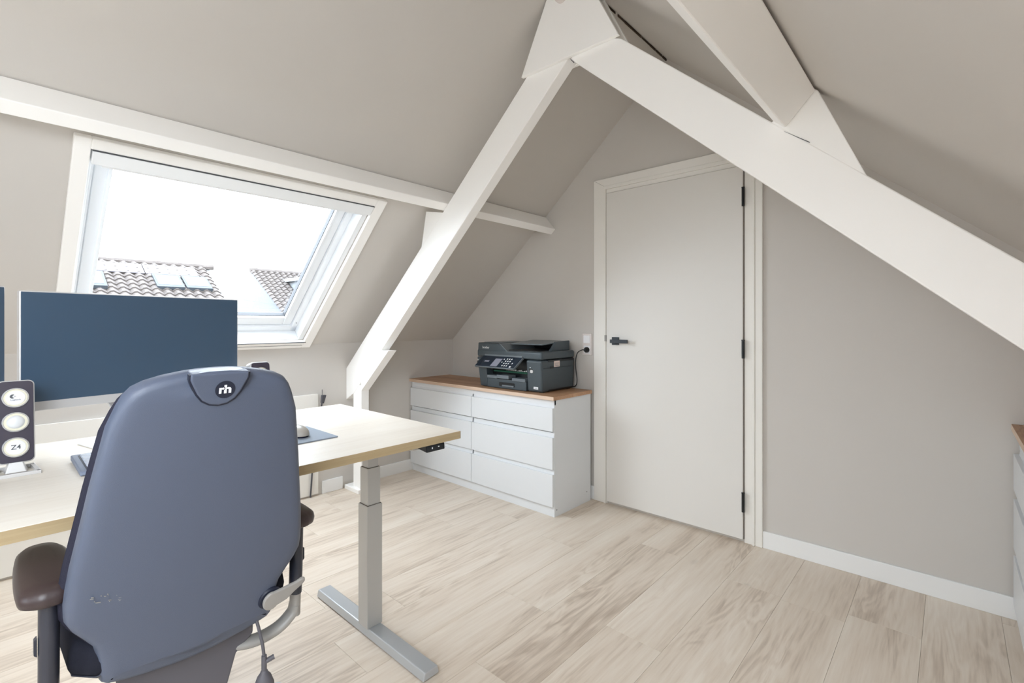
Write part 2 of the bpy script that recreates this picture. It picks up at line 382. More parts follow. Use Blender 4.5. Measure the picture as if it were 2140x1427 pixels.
# ------------------------------------------------------------------ skylight
def skylight(name, F, W_, full=True):
    y0, y1, s0, s1 = W_['y0'], W_['y1'], W_['s0'], W_['s1']
    root = bpy.data.objects.new(name, None); C.objects.link(root); root['kind'] = 'structure'
    root.matrix_basis = Matrix.Translation(F((y0+y1)/2, s0, 0)); root.location = F((y0+y1)/2, s0, 0)
    # casing round the opening, standing proud of the slope
    bm = new(); a0, a1, b0, b1 = y0-.055, y1+.065, s0-.065, s1+.030
    ct = .026
    fbox(bm, F, a0, y0, b0, b1, 0, ct); fbox(bm, F, y1, a1, b0, b1, 0, ct)
    fbox(bm, F, y0, y1, b0, s0, 0, ct*1.0); fbox(bm, F, y0, y1, s1-.02, b1, 0, ct)
    obj('casing', bm, 'beam', root, bevel=.004)
    # groove in the lower casing
    obj('casing_groove', fbox(new(), F, y0+.02, y1-.005, s0-.035, s0-.031, ct-.0005, ct+.0006), 'ink', root)
    obj('casing_edge_strip', fbox(new(), F, y0-.0, y1+.012, s0-.004, s0+.0005, ct-.002, ct+.002), 'ink', root)
    # inner step
    bm = new(); st = .035
    fbox(bm, F, y0, y0+st*.3, s0, s1, -.03, -.004); fbox(bm, F, y1-st, y1, s0, s1, -.03, -.004)
    obj('inner_step', bm, 'plastic_white', root, bevel=.003)
    # lining
    bm = new(); y1l = y1-st; y0l = y0+st*.3
    fbox(bm, F, y0-.012, y0l, s0, s1, -.17, -.03); fbox(bm, F, y1l, y1+.012, s0, s1, -.17, -.03)
    fbox(bm, F, y0l, y1l, s0-.015, s0+.002, -.17, 0); fbox(bm, F, y0l, y1l, s1-.002, s1+.015, -.17, 0)
    obj('lining', bm, 'plastic_white', root, bevel=.002)
    # fixed frame
    bm = new(); fw = .04; q0, q1, r0, r1 = y0l, y1l, s0+.002, s1-.002
    fbox(bm, F, q0, q0+fw*.5, r0, r1, -.165, -.085); fbox(bm, F, q1-fw, q1, r0, r1, -.165, -.085)
    fbox(bm, F, q0, q1, r0, r0+.05, -.165, -.085); fbox(bm, F, q0, q1, r1-.05, r1, -.165, -.085)
    obj('outer_frame', bm, 'plastic_white', root, bevel=.005, seg=3)
    # thin dark gap + sash
    q0 += fw*.5; q1 -= fw; r0 += .05; r1 -= .05
    g = .003; q0 += g; q1 -= g; r0 += g; r1 -= g; sw = .062
    bm = new()
    fbox(bm, F, q0, q0+sw, r0, r1, -.16, -.10); fbox(bm, F, q1-sw, q1, r0, r1, -.16, -.10)
    fbox(bm, F, q0+sw, q1-sw, r0, r0+sw+.01, -.16, -.10); fbox(bm, F, q0+sw, q1-sw, r1-sw, r1, -.16, -.10)
    sash = obj('sash', bm, 'plastic_white', root, bevel=.007, seg=3)
    bm = new(); b = sw-.014
    fbox(bm, F, q0+b, q0+b+.016, r0+b, r1-b, -.102, -.092); fbox(bm, F, q1-b-.016, q1-b, r0+b, r1-b, -.102, -.092)
    obj('sash_bead', bm, 'plastic_white', root, bevel=.003)
    bm = new(); b = sw+.0
    fbox(bm, F, q0+b, q0+b+.004, r0+b, r1-b, -.150, -.118); fbox(bm, F, q1-b-.004, q1-b, r0+b, r1-b, -.150, -.118)
    fbox(bm, F, q0+b, q1-b, r0+b+.01, r0+b+.014, -.150, -.118); fbox(bm, F, q0+b, q1-b, r1-b-.004, r1-b, -.150, -.118)
    obj('glazing_seal', bm, 'ink', root)
    obj('pane', fbox(new(), F, q0+sw-.002, q1-sw+.002, r0+sw-.002, r1-sw+.002, -.142, -.138), 'glass', root)
    # roller blind cassette along the head
    bm = new(); fbox(bm, F, y0+.005, y1-.004, s1-.088, s1-.022, -.03, ct+.004)
    cas = obj('blind_cassette', bm, 'plastic_white', root, bevel=.004)
    obj('pull_bar', fbox(new(), F, y0+.04, y1-.03, s1-.102, s1-.089, -.02, ct-.006), 'plastic_white', cas, bevel=.003)
    obj('cassette_joint', fbox(new(), F, y0+.004, y1-.003, s1-.0225, s1-.020, 0, ct+.0048), 'ink', cas)
    obj('frame_screw', lathe(new(), [(.0001, 0), (.004, 0), (.0035, .002), (.0001, .002)], lambda a, b_, h: F(y1l-.02+a, s0+.09+b_, -.084+h), 10), 'ink', root)
    return root
skylight('window_1', SL, W1)
skylight('window_added_slope', SRT, W2)  # out of view, added to let in more daylight

# ------------------------------------------------------------------ door
D0 = YG
dx0, dx1, dz = -1.849, -.918, 2.247
door = struct('door_1', box(new(), dx0, dx1-.002, D0-.030, D0-.002, .022, dz), 'door', bevel=.002)
bm = new()   # frame: flat outer board plus stepped inner stops
fx0, fx1, fz = -1.963, -.815, 2.362
def frame_pts(a0, a1, z1, i0, i1, iz): return [(a0, 0), (i0, 0), (i0, iz), (i1, iz), (i1, 0), (a1, 0), (a1, z1), (a0, z1)]
prY(bm, frame_pts(fx0, fx1, fz, fx0+.085, fx1-.040, fz-.055), D0-.020, D0)
prY(bm, frame_pts(fx0+.085, fx1-.040, fz-.055, fx0+.103, fx1-.055, dz+.035), D0-.026, D0)
prY(bm, frame_pts(fx0+.103, fx1-.055, dz+.035, dx0-.004, dx1+.003, dz+.004), D0-.016, D0)
fr = obj('door_frame', bm, 'white', door, bevel=.003)
# mitre line at the upper left corner
obj('mitre_joint', hexa(new(), [(fx0, D0-.0207, fz), (fx0+.002, D0-.0207, fz), (fx0+.087, D0-.0207, fz-.055), (fx0+.085, D0-.0207, fz-.055),
      (fx0, D0-.0195, fz), (fx0+.002, D0-.0195, fz), (fx0+.087, D0-.0195, fz-.055), (fx0+.085, D0-.0195, fz-.055)]), 'ink', fr)
bm = new(); box(bm, dx0-.0035, dx0-.0005, D0-.012, D0-.001, .02, dz+.003); box(bm, dx0, dx1, D0-.012, D0-.001, dz+.0005, dz+.0035); box(bm, dx1-.0015, dx1+.0015, D0-.012, D0-.001, .02, dz)
obj('door_gap', bm, 'dark_gap', door)
hy = D0-.030
hd = obj('door_handle', prY(new(), rrect(.054, .056, .002, 2, -1.773, 1.182), hy-.010, hy), 'black_metal', door, bevel=.001)
bm = new(); box(bm, -1.782, -1.762, hy-.042, hy-.008, 1.172, 1.192); box(bm, -1.792, -1.656, hy-.052, hy-.038, 1.169, 1.194)
obj('lever', bm, 'black_metal', hd, bevel=.0015)
obj('strike_plate', box(new(), -1.868, -1.852, D0-.0285, D0-.016, 1.178, 1.222), 'grey_plastic', door, bevel=.001)
for z0, z1 in ((2.005, 2.112), (1.10, 1.205), (.188, .298)):
    bm = new(); lathe(bm, [(.0001, 0), (.0085, 0), (.0085, z1-z0), (.0001, z1-z0)], lambda a, b, h: (dx1+.002+a, hy-.004+b, z0+h), 14)
    hg = obj('hinge', bm, 'printer_dark', door, smooth=True)
    bm = new(); lathe(bm, [(.0001, 0), (.0095, 0), (.0095, .006), (.0001, .006)], lambda a, b, h: (dx1+.002+a, hy-.004+b, z1+h), 14)
    obj('hinge_cap', bm, 'printer_dark', hg, smooth=True)

# ------------------------------------------------------------------ purlins and truss
TF, TB = 1.965, 2.035
pur = [(-2.431, 2.163), (-2.329, 2.052), (-2.371, 2.010), (-2.553, 2.056), (-2.60, 2.10), (-2.50, 2.20)]
A = Vector((-2.431, 2.168)); d = Vector((.663, -.748)); t = Vector((-.748, -.663))
pp = [A-d*.01, A+d*.150, A+d*.150+t*.057, A-d*.01+t*.16]
pp = [(A+d*.0035), (A+d*.150), (A+d*.150+t*.057), (A+t*.057+d*.0035)]
o = obj('purlin', prY(new(), [tuple(p) for p in pp], YB+.002, YG-.002), 'beam', bevel=.004); recenter(o)
tag(o, 'long white purlin under the left slope running above the skylight to the door wall', 'beam')
mir = lambda p: (2*XRIDGE-p[0], p[1])
ppr = [(A+d*.008), (A+d*.150), (A+d*.150+t*.057), (A+t*.057+d*.008)]
o = obj('purlin', prY(new(), [mir(p) for p in ppr], YB+.002, TF-.001), 'beam', bevel=.004); recenter(o)
tag(o, 'broad white purlin on the right slope ending on the right rafter', 'beam'); pur_r = o
# ragged sealant along the top edge of the right purlin
rnd = random.Random(3); path = []
y = .2
while y < TF:
    path.append((2*XRIDGE-(A.x+d.x*-.0)+t.x*-.0+rnd.uniform(-.003, .004), y, A.y-.004+rnd.uniform(-.004, .002))); y += .025
o = obj('sealant_bead', tube(new(), path, lambda q: .0032+.0015*math.sin(q*90), 6), 'seal', pur_r, smooth=True)

tr = thing('roof_truss', 'white painted timber roof truss with two rafters, ridge plate and post, spanning the room', 'roof truss', (XRIDGE, 2.0, 0))
lr = [(-1.38, 2.895), (-2.322, 2.051), (-3.579, .950), (-3.579, .700), (-3.50, .735), (-3.079, 1.111), (-1.432, 2.607)]
lo = lambda x: 1.111+(x+3.079)*(2.607-1.111)/(3.079-1.432)
upz = lambda x: .950+(x+3.579)*(2.618-.950)/(3.579-1.691)
raf = [(-1.60, upz(-1.60)), (-3.579, .950), (-3.579, .700), (-3.46, lo(-3.46)+.0), (-1.405, lo(-1.405)), (-1.405, 2.70)]
obj('rafter', prY(new(), raf, TF, TB), 'beam', tr, bevel=.004)
# small step in the underside near the foot (cheek piece)
chk = [(-3.46, lo(-3.46)-.002), (-3.345, lo(-3.345)-.03), (-3.0, 1.098), (-2.985, 1.113), (-3.079, 1.1125)]
obj('rafter_foot_packing', prY(new(), [(-3.36, lo(-3.36)+.002), (-3.355, .79), (-2.985, 1.112), (-3.08, 1.1115)], TF+.001, TB), 'beam', tr, bevel=.002)
rz = lambda x: 2.608+(x+1.115)*(1.479-2.608)/(.150+1.115)
rl = lambda x: 2.616+(x+1.397)*(1.234-2.616)/(.150+1.397)
xe = XR-.002
rr_ = [(-1.397, 2.616), (-1.30, 2.70), (-1.115, 2.608), (xe, rz(xe)), (xe, rl(xe))]
obj('rafter', prY(new(), rr_, TF, TB), 'beam', tr, bevel=.004)
obj('ridge_plate', prY(new(), [(-1.704, 2.622), (-1.118, 2.620), (-1.232, 2.845), (-1.272, 2.935), (-1.385, 3.05), (-1.435, 3.05), (-1.537, 2.955), (-1.548, 2.93)], TF-.020, TF-.001), 'beam', tr, bevel=.003)
obj('ridge_plate', prY(new(), [(-1.704, 2.622), (-1.118, 2.620), (-1.232, 2.845), (-1.272, 2.935), (-1.385, 3.05), (-1.435, 3.05), (-1.537, 2.955), (-1.548, 2.93)], TB+.001, TB+.020), 'beam', tr, bevel=.003)
obj('cleat', prY(new(), [(-2.322, 2.050), (-2.605, 1.800), (-2.552, 2.042), (-2.375, 2.008)], TF+.002, TB-.002), 'beam', tr, bevel=.003)
obj('cleat', prY(new(), [(-.475, 2.005), (-.505, 2.04), (-.38, 2.155), (-.345, 2.122), (-.206, 1.794), (-.30, 1.87)], TF+.002, TB-.002), 'beam', tr, bevel=.003)
obj('joint_line', prY(new(), [(-1.397, 2.6195), (-1.395, 2.613), (-1.376, 2.590), (-1.374, 2.594)], TF-.0006, TF+.001), 'ink', tr)
obj('joint_line', prY(new(), [(-.452, 2.008), (-.448, 2.004), (-.37, 1.945), (-.37, 1.948)], TF-.0006, TF+.001), 'ink', tr)
bm = new(); box(bm, -3.476, -3.358, TF+.003, TB, .03, lo(-3.41)+.02)
post = obj('post', bm, 'beam', tr, bevel=.004)
obj('post_base', box(new(), -3.56, -3.35, TF-.025, TB+.0, .0, .032), 'beam', tr, bevel=.003)

# spotlight base just in view at the ridge plate
sp = thing('spotlight', 'small white spotlight on the ridge plate at the top edge', 'spotlight', (-1.432, TF-.021, 2.90))
lathe_map = lambda a, b, h: (-1.432+a, TF-.021-h, 2.936+b)
obj('mounting_cup', lathe(new(), [(.0001, 0), (.036, 0), (.036, .020), (.031, .028), (.0001, .028)], lathe_map, 28), 'plate', sp, smooth=True)
obj('lamp_head', tube(new(), [(-1.440, TF-.047, 2.967), (-1.440, TF-.07, 2.98), (-1.435, TF-.13, 3.0)], lambda q: .012+.016*q, 20), 'plate', sp, smooth=True)
for dx in (-.018, .012):
    obj('screw_hole', lathe(new(), [(.0001, .0), (.0022, .0), (.0022, .0008), (.0001, .0008)], lambda a, b, h: (-1.432+dx+a, TF-.0495-h, 2.915+b), 10), 'ink', sp)

# ------------------------------------------------------------------ chest of drawers
def chest(label, x0, x1, yf, yb, H, top_z0, top_z1, wx0, wx1, face=1):
    """front faces -Y, built in local coordinates then placed by map"""
    return
def build_chest(name, label, P, Wd, Dp, H, t0, t1, over_r, cat='chest of drawers', rz=0, grp=None):
    # local: x 0..Wd along the front, y 0 (front) .. Dp (back)
    r = thing(name, label, cat, P, rz)
    def B(*a): return box(new(), *a)
    L = dict(local=True)
    bm = new(); box(bm, 0, .016, .004, Dp, 0, H); box(bm, Wd-.016, Wd, .004, Dp, 0, H)
    box(bm, .016, Wd-.016, .02, Dp, .07, H); box(bm, .016, Wd-.016, .006, .02, H-.03, H)
    obj('body', bm, 'cabinet', r, bevel=.001, **L)
    obj('plinth', box(new(), .016, Wd-.016, .006, .022, .0, .066), 'cabinet', r, bevel=.001, **L)
    obj('top_rail', box(new(), .012, Wd+.0, .002, .02, .756, H), 'cabinet', r, bevel=.001, **L)
    rows = [(.071, .289), (.323, .537), (.579, .736)]
    mid = Wd/2-.004
    for zi, (z0, z1) in enumerate(rows):
        for (a, b) in ((.002, mid-.002), (mid+.002, Wd-.002)):
            d_ = obj('drawer', box(new(), a, b, -.016, .004, z0, z1), 'cabinet', r, bevel=.0015, **L)
            # inset grip strip above each front: tilted ledge
            bm = new(); e1 = z1+.033 if zi < 2 else .757
            hexa(bm, [(a+.012, .000, z1-.004), (b-.0, .000, z1-.004), (b-.0, .012, z1-.004), (a+.012, .012, z1-.004), (a+.012, .004, e1), (b, .004, e1), (b, .012, e1), (a+.012, .012, e1)])
            obj('grip_ledge', bm, 'cabinet', d_, bevel=.001, **L)
    tp = obj('worktop', box(new(), -.006, Wd+over_r, -.022, Dp+.0, t0, t1), 'oak', r, bevel=.001, **L)
    obj('worktop_edging', box(new(), -.006, Wd+over_r, -.0228, -.0219, t0+.0005, t1-.0005), 'oak_edge', tp, **L)
    for (yy, zz) in ((.03, .045), (Dp-.05, .075)):
        obj('cam_hole', lathe(new(), [(.0001, 0), (.004, 0), (.004, .0006), (.0001, .0006)], lambda a, b, h: (Wd+h, yy+a, zz+b), 10), 'ink', r, local=True)
    return r
build_chest('chest_of_drawers', 'white six-drawer chest with an oak worktop beside the door, carrying the printer', (-3.574, 2.595, 0), 1.596, .445, .789, .790, .815, .012)
build_chest('chest_of_drawers', 'white chest of drawers with brown worktop cut off by the right picture edge', (.217, YG-.018, 0), 1.596, .445, .832, .838, .864, .0, rz=-PI/2)

# ------------------------------------------------------------------ socket with switch and plug
so = thing('wall_socket', 'white light switch and socket plate on the wall between printer and door', 'socket', (-2.031, YG, 1.066))
fr = obj('cover_frame', prY(new(), rrect(.082, .164, .004, 3, -2.031, 1.150), YG-.010, YG-.001), 'plate', so, bevel=.002)
obj('rocker', prY(new(), rrect(.057, .058, .003, 3, -2.031, 1.188), YG-.015, YG-.010), 'switch', so, bevel=.002)
bm = new(); prY(bm, rrect(.057, .060, .003, 3, -2.031, 1.110), YG-.0125, YG-.010)
obj('socket_insert', bm, 'switch', so, bevel=.001)
pl = thing('power_cord', 'black power cord from the wall socket down behind the printer', 'power cord', (-2.03, YG-.014, 1.09))
obj('plug', lathe(new(), [(.0001, 0), (.021, 0), (.021, .014), (.014, .026), (.009, .034), (.0001, .035)], lambda a, b, h: (-2.027+a, YG-.0135-h, 1.109+b), 20), 'cable', pl, smooth=True)
obj('lead', tube(new(), bez([(-2.030, YG-.042, 1.109), (-2.05, YG-.05, 1.108), (-2.085, YG-.055, 1.085), (-2.105, YG-.05, 1.03), (-2.108, YG-.045, .97), (-2.100, YG-.040, .88), (-2.115, YG-.034, .835), (-2.15, YG-.032, .822), (-2.20, YG-.032, .8195)]), .0036, 8), 'cable', pl, smooth=True)

# ------------------------------------------------------------------ printer
PZ = .815
pr = thing('printer', 'black multifunction inkjet printer with control panel on the oak worktop', 'printer', (-2.43, 2.86, PZ))
def tap(z): return .020*(1-min(1, (z-PZ)/.225))     # front and sides lean in towards the base
X0, X1, Y0, Y1 = -2.768, -2.118, 2.632, 3.035
def shell(bm, xa, xb, za, zb, ya=None, yb=None, r=.012):
    rings = []
    for z in (za, zb):
        k = tap(z); a, b = xa, xb
        pts = [(a+(k if abs(a-X0) < .001 else 0), (ya if ya is not None else Y0)+k), (b-(k*.5 if abs(b-X1) < .001 else 0), (ya if ya is not None else Y0)+k), (b-(k*.5 if abs(b-X1) < .001 else 0), yb or Y1), (a+(k if abs(a-X0) < .001 else 0), yb or Y1)]
        rings.append([(p[0], p[1], z) for p in pts])
    return loft(bm, rings)
bm = new(); shell(bm, X0, X1, PZ+.006, 1.048, ya=Y0+.07)
obj('body', bm, 'printer_dark', pr, bevel=.01, seg=3)
bm = new(); shell(bm, X0, -2.672, PZ+.004, 1.046, yb=Y0+.10)
obj('side_cheek', bm, 'printer', pr, bevel=.008, seg=3)
bm = new(); shell(bm, -2.262, X1, PZ+.004, 1.046)
obj('side_cheek', bm, 'printer', pr, bevel=.016, seg=4)
# panel lines on the right side
obj('side_recess', box(new(), X1-.004, X1+.0008, 2.74, 2.775, .985, 1.0), 'printer_dark', pr)
obj('side_line', box(new(), X1-.003, X1+.0005, 2.66, 2.985, .988, .990), 'printer_dark', pr)
obj('sticker', box(new(), X1-.002, X1+.0012, 2.778, 2.845, .994, 1.036), 'sticker', pr)
for k in range(4):
    obj('lettering', box(new(), X1+.0011, X1+.0015, 2.785, 2.838-.01*(k % 2), 1.002+k*.0085, 1.0045+k*.0085), 'chair_plastic', pr) if k < 3 else None
# scanner lid section
bm = new(); shell(bm, X0, X1, 1.050, 1.106)
obj('scanner_housing', bm, 'printer', pr, bevel=.014, seg=4)
# document feeder: wedge at the left, low towards the right
bm = new(); prY(bm, [(X0+.006, 1.10), (X0+.010, 1.158), (-2.54, 1.152), (-2.515, 1.146), (-2.45, 1.098)], Y0+.004, Y1-.01)
obj('document_feeder', bm, 'printer', pr, bevel=.006, seg=3)
bm = new(); prY(bm, [(-2.535, 1.1535), (-2.517, 1.1475), (-2.452, 1.0995), (-2.444, 1.0995), (-2.51, 1.150), (-2.532, 1.157)], Y0+.002, Y1-.05)
obj('feeder_trim', bm, 'printer_mid', pr, bevel=.002)
bm = new(); box(bm, X0+.03, -2.545, Y0+.05, Y1-.03, 1.155, 1.162)
obj('feeder_lid', bm, 'printer_mid', pr, bevel=.003)
obj('feeder_floor', box(new(), -2.46, -2.175, Y0+.03, Y1-.01, 1.105, 1.110), 'printer_dark', pr, bevel=.002)
bm = new(); hexa(bm, [(-2.50, Y0+.10, 1.147), (-2.19, Y0+.10, 1.147), (-2.17, Y1-.03, 1.166), (-2.50, Y1-.03, 1.166), (-2.50, Y0+.10, 1.157), (-2.19, Y0+.10, 1.157), (-2.17, Y1-.03, 1.176), (-2.50, Y1-.03, 1.176)])
obj('paper_tray', bm, 'printer_mid', pr, bevel=.004)
bm = new(); prX(bm, [(Y0+.15, 1.105), (Y1-.02, 1.105), (Y1-.02, 1.178), (Y0+.22, 1.172)], -2.175, -2.150)
obj('tray_support', bm, 'printer', pr, bevel=.004)
obj('rear_wall', box(new(), -2.50, -2.17, Y1-.045, Y1-.02, 1.105, 1.165), 'printer_dark', pr, bevel=.003)
# control panel
bm = new(); cp = lambda x, q, h: (x, Y0-.004-q*.052-h*.055, 1.060-q*.083+h*.03)   # q 0 top .. 1 bottom
def cpb(bm, xa, xb, qa, qb, h0, h1, sh=0):
    sa, sb = -.050*qa, -.050*qb
    return hexa(bm, [cp(xa+sa, qa, h0), cp(xb+sa, qa, h0), cp(xb+sb, qb, h0), cp(xa+sb, qb, h0), cp(xa+sa, qa, h1), cp(xb+sa, qa, h1), cp(xb+sb, qb, h1), cp(xa+sb, qb, h1)])
panel = obj('control_panel', cpb(new(), -2.690, -2.284, 0, 1, -.30, 0), 'printer_mid', pr, bevel=.003)
obj('panel_face', cpb(new(), -2.686, -2.288, .02, .93, -.01, .03), 'panel_navy', panel)
obj('display', cpb(new(), -2.530, -2.462, .22, .88, .03, .05), 'lcd', panel)
bm = new()
for r_ in range(4):
    for c_ in range(3): cpb(bm, -2.418+c_*.022, -2.409+c_*.022, .16+r_*.19, .25+r_*.19, .03, .06)
for q_ in (.2, .45): cpb(bm, -2.446, -2.438, q_, q_+.08, .03, .06)
cpb(bm, -2.337, -2.330, .5, .6, .03, .06); cpb(bm, -2.337, -2.322, .78, .88, .03, .06)
kp = obj('keypad', bm, 'print_white', panel); kp['kind'] = 'stuff'
obj('lettering', cpb(new(), -2.625, -2.578, .42, .54, .03, .045), 'lcd', panel)
obj('top_slot', box(new(), -2.676, -2.290, Y0-.006, Y0+.03, 1.058, 1.072), 'printer_mid', pr, bevel=.003)
# output opening and trays
obj('paper_path', box(new(), -2.64, -2.30, Y0+.058, Y0+.071, .935, .948), 'green', pr, bevel=.002)
bm = new()
for k in range(12): box(bm, -2.50+k*.018, -2.493+k*.018, Y0+.050, Y0+.06, .952, .956+.003*(k % 3))
rs_ = obj('roller_star', bm, 'print_white', pr); rs_['kind'] = 'stuff'
bm = new(); box(bm, -2.664, -2.268, Y0+.012, Y0+.09, PZ+.004, .888); tray = obj('paper_cassette', bm, 'printer', pr, bevel=.003)
obj('cassette_recess', prY(new(), rrect(.160, .030, .008, 4, -2.458, .850), Y0+.0108, Y0+.02), 'printer_dark', tray)
obj('cassette_pull', box(new(), -2.505, -2.385, Y0+.006, Y0+.014, .834, .846), 'printer_mid', tray, bevel=.003)
bm = new(); box(bm, -2.66, -2.555, Y0+.004, Y0+.10, .889, .912); box(bm, -2.40, -2.272, Y0+.004, Y0+.10, .882, .905); box(bm, -2.553, -2.43, Y0+.0, Y0+.08, .893, .920)
obj('output_tray', bm, 'printer_mid', pr, bevel=.002)
obj('card_slot', prY(new(), [(-2.238, .985), (-2.203, .985), (-2.203, .958), (-2.222, .955)], Y0+.0035, Y0+.01), 'printer_dark', pr)
obj('card_slot_cover', prY(new(), rrect(.026, .022, .008, 4, -2.210, .966), Y0+.0025, Y0+.008), 'silver', pr)
obj('usb_cover', box(new(), -2.764, -2.748, Y0-.001, Y0+.006, .985, 1.015), 'printer_dark', pr)
obj('indicator', box(new(), -2.760, -2.750, Y0-.001, Y0+.002, 1.020, 1.026), 'print_white', pr)
obj('indicator', box(new(), -2.226, -2.218, Y0+.002, Y0+.008, .990, .996), 'print_white', pr)
obj('label_sticker', box(new(), -2.200, -2.160, Y0+.0145, Y0+.0175, .840, .857), 'print_white', pr)
obj('label_print', box(new(), -2.191, -2.169, Y0+.0138, Y0+.0146, .8465, .8505), 'lcd', pr)
obj('lettering', text_bm('brother', .026, lambda a, b, h: (-2.672+a, Y0+.0035-h, 1.122+b), spacing=.92), 'print_white', pr)
for xx in (X0+.04, X1-.04):
    for yy in (Y0+.06, Y1-.04): obj('rubber_foot', box(new(), xx-.015, xx+.015, yy-.015, yy+.015, PZ, PZ+.008), 'printer_dark', pr)

# ------------------------------------------------------------------ desk
DZ = .880; DXF, DXB, DYR, DYL = -1.449, -2.404, 1.288, -.52
desk = thing('standing_desk', 'height-adjustable desk with pale birch top and grey steel telescopic legs', 'desk', (-1.9, .4, 0))
tp = obj('tabletop', box(new(), DXB, DXF-.001, DYL, DYR-.001, DZ-.0295, DZ), 'birch', desk, bevel=.0008, seg=1)
obj('edge_band', box(new(), DXF-.001, DXF, DYL, DYR, DZ-.0295, DZ-.0006), 'birch_edge', tp)
obj('edge_band', box(new(), DXB, DXF, DYR-.001, DYR, DZ-.0295, DZ-.0006), 'birch_edge', tp)
def leg(yc, foot_rx0=-2.243, foot_rx1=-1.418):
    xc = -1.833
    pr_ = [(yc-.0375, 0.004), (yc+.0375, .004), (yc+.030, .035), (yc-.030, .035)]
    f_ = obj('foot', loft(new(), [[(foot_rx0, a, b) for a, b in pr_], [(foot_rx0+.025, a, b) for a, b in pr_], [(foot_rx1-.025, a, b) for a, b in pr_], [(foot_rx1, a, b) for a, b in pr_]]), 'foot', desk, bevel=.004, seg=3)
    obj('foot_glide', box(new(), foot_rx1-.045, foot_rx1-.010, yc-.03, yc+.03, 0, .006), 'printer_dark', f_)
    obj('foot_glide', box(new(), foot_rx0+.010, foot_rx0+.045, yc-.03, yc+.03, 0, .006), 'printer_dark', f_)
    c_ = obj('column', box(new(), xc-.036, xc+.036, yc-.036, yc+.036, .034, .545), 'steel', desk, bevel=.003)
    obj('column_sleeve', box(new(), xc-.0300, xc+.0300, yc-.0300, yc+.0300, .5, .700), 'steel', c_, bevel=.0025)
    obj('column_sleeve', box(new(), xc-.0240, xc+.0240, yc-.0240, yc+.0240, .66, .83), 'steel', c_, bevel=.002)
    obj('gap_ring', box(new(), xc-.0325, xc+.0325, yc-.0325, yc+.0325, .543, .5462), 'dark_gap', c_)
    obj('gap_ring', box(new(), xc-.0265, xc+.0265, yc-.0265, yc+.0265, .698, .7012), 'dark_gap', c_)
    obj('top_arm', box(new(), xc-.33, xc+.33, yc-.025, yc+.025, .826, DZ-.030), 'steel', desk, bevel=.004)
leg(1.117); leg(-.36)
obj('crossbar', box(new(), -1.87, -1.80, -.335, 1.09, .815, DZ-.031), 'steel', desk, bevel=.003)
hs = obj('height_control', hexa(new(), [(-1.52, 1.118, .834), (-1.446, 1.118, .825), (-1.446, 1.205, .825), (-1.52, 1.205, .834), (-1.52, 1.118, .8505), (-1.448, 1.118, .8505), (-1.448, 1.205, .8505), (-1.52, 1.205, .8505)]), 'printer_dark', desk, bevel=.003)
obj('button', box(new(), -1.4475, -1.4450, 1.142, 1.146, .836, .842), 'print_white', hs); obj('button', box(new(), -1.4475, -1.4450, 1.172, 1.177, .839, .842), 'print_white', hs)

# ------------------------------------------------------------------ white panel on the knee wall, cables
o = obj('wall_panel', box(new(), XL+.001, XL+.020, -1.2, 1.727, .015, .772), 'white', bevel=.002); recenter(o)
tag(o, 'wide white panel along the knee wall behind the desk', 'panel')
o = obj('desk_cable', tube(new(), bez([(-2.415, 1.02, .862), (-2.42, 1.00, .70), (-2.45, .99, .52), (-2.5, 1.02, .36), (-2.6, 1.0, .22), (-2.75, .93, .05), (-2.9, .8, .006)]), .004, 8), 'cable_grey', smooth=True); recenter(o)
tag(o, 'thicker dark cable hanging from the desk right of the chair', 'cable')
o = obj('desk_cable', tube(new(), bez([(-2.418, 1.035, .862), (-2.43, 1.045, .68), (-2.47, 1.06, .52), (-2.52, 1.055, .40), (-2.6, 1.02, .24), (-2.72, .95, .05), (-2.86, .84, .006)]), .0028, 8), 'cable_grey', smooth=True); recenter(o)
tag(o, 'thin dark cable looping beside the thicker one under the desk', 'cable')
pc = thing('loose_plug', 'dark angled plug and cable standing up behind the desk by the panel end', 'plug', (-3.52, 1.742, .66))
obj('plug_body', prX(new(), [(1.735, .705), (1.752, .700), (1.772, .762), (1.740, .764)], -3.548, -3.52), 'cable_grey', pc, bevel=.003)
obj('lead', tube(new(), bez([(-3.535, 1.742, .705), (-3.536, 1.736, .66), (-3.54, 1.72, .55), (-3.545, 1.69, .4), (-3.55, 1.66, .006)]), .006, 8), 'cable_grey', pc, smooth=True)
obj('pin', tube(new(), [(-3.535, 1.744, .762), (-3.535, 1.744, .806)], .0022, 6), 'ink', pc)

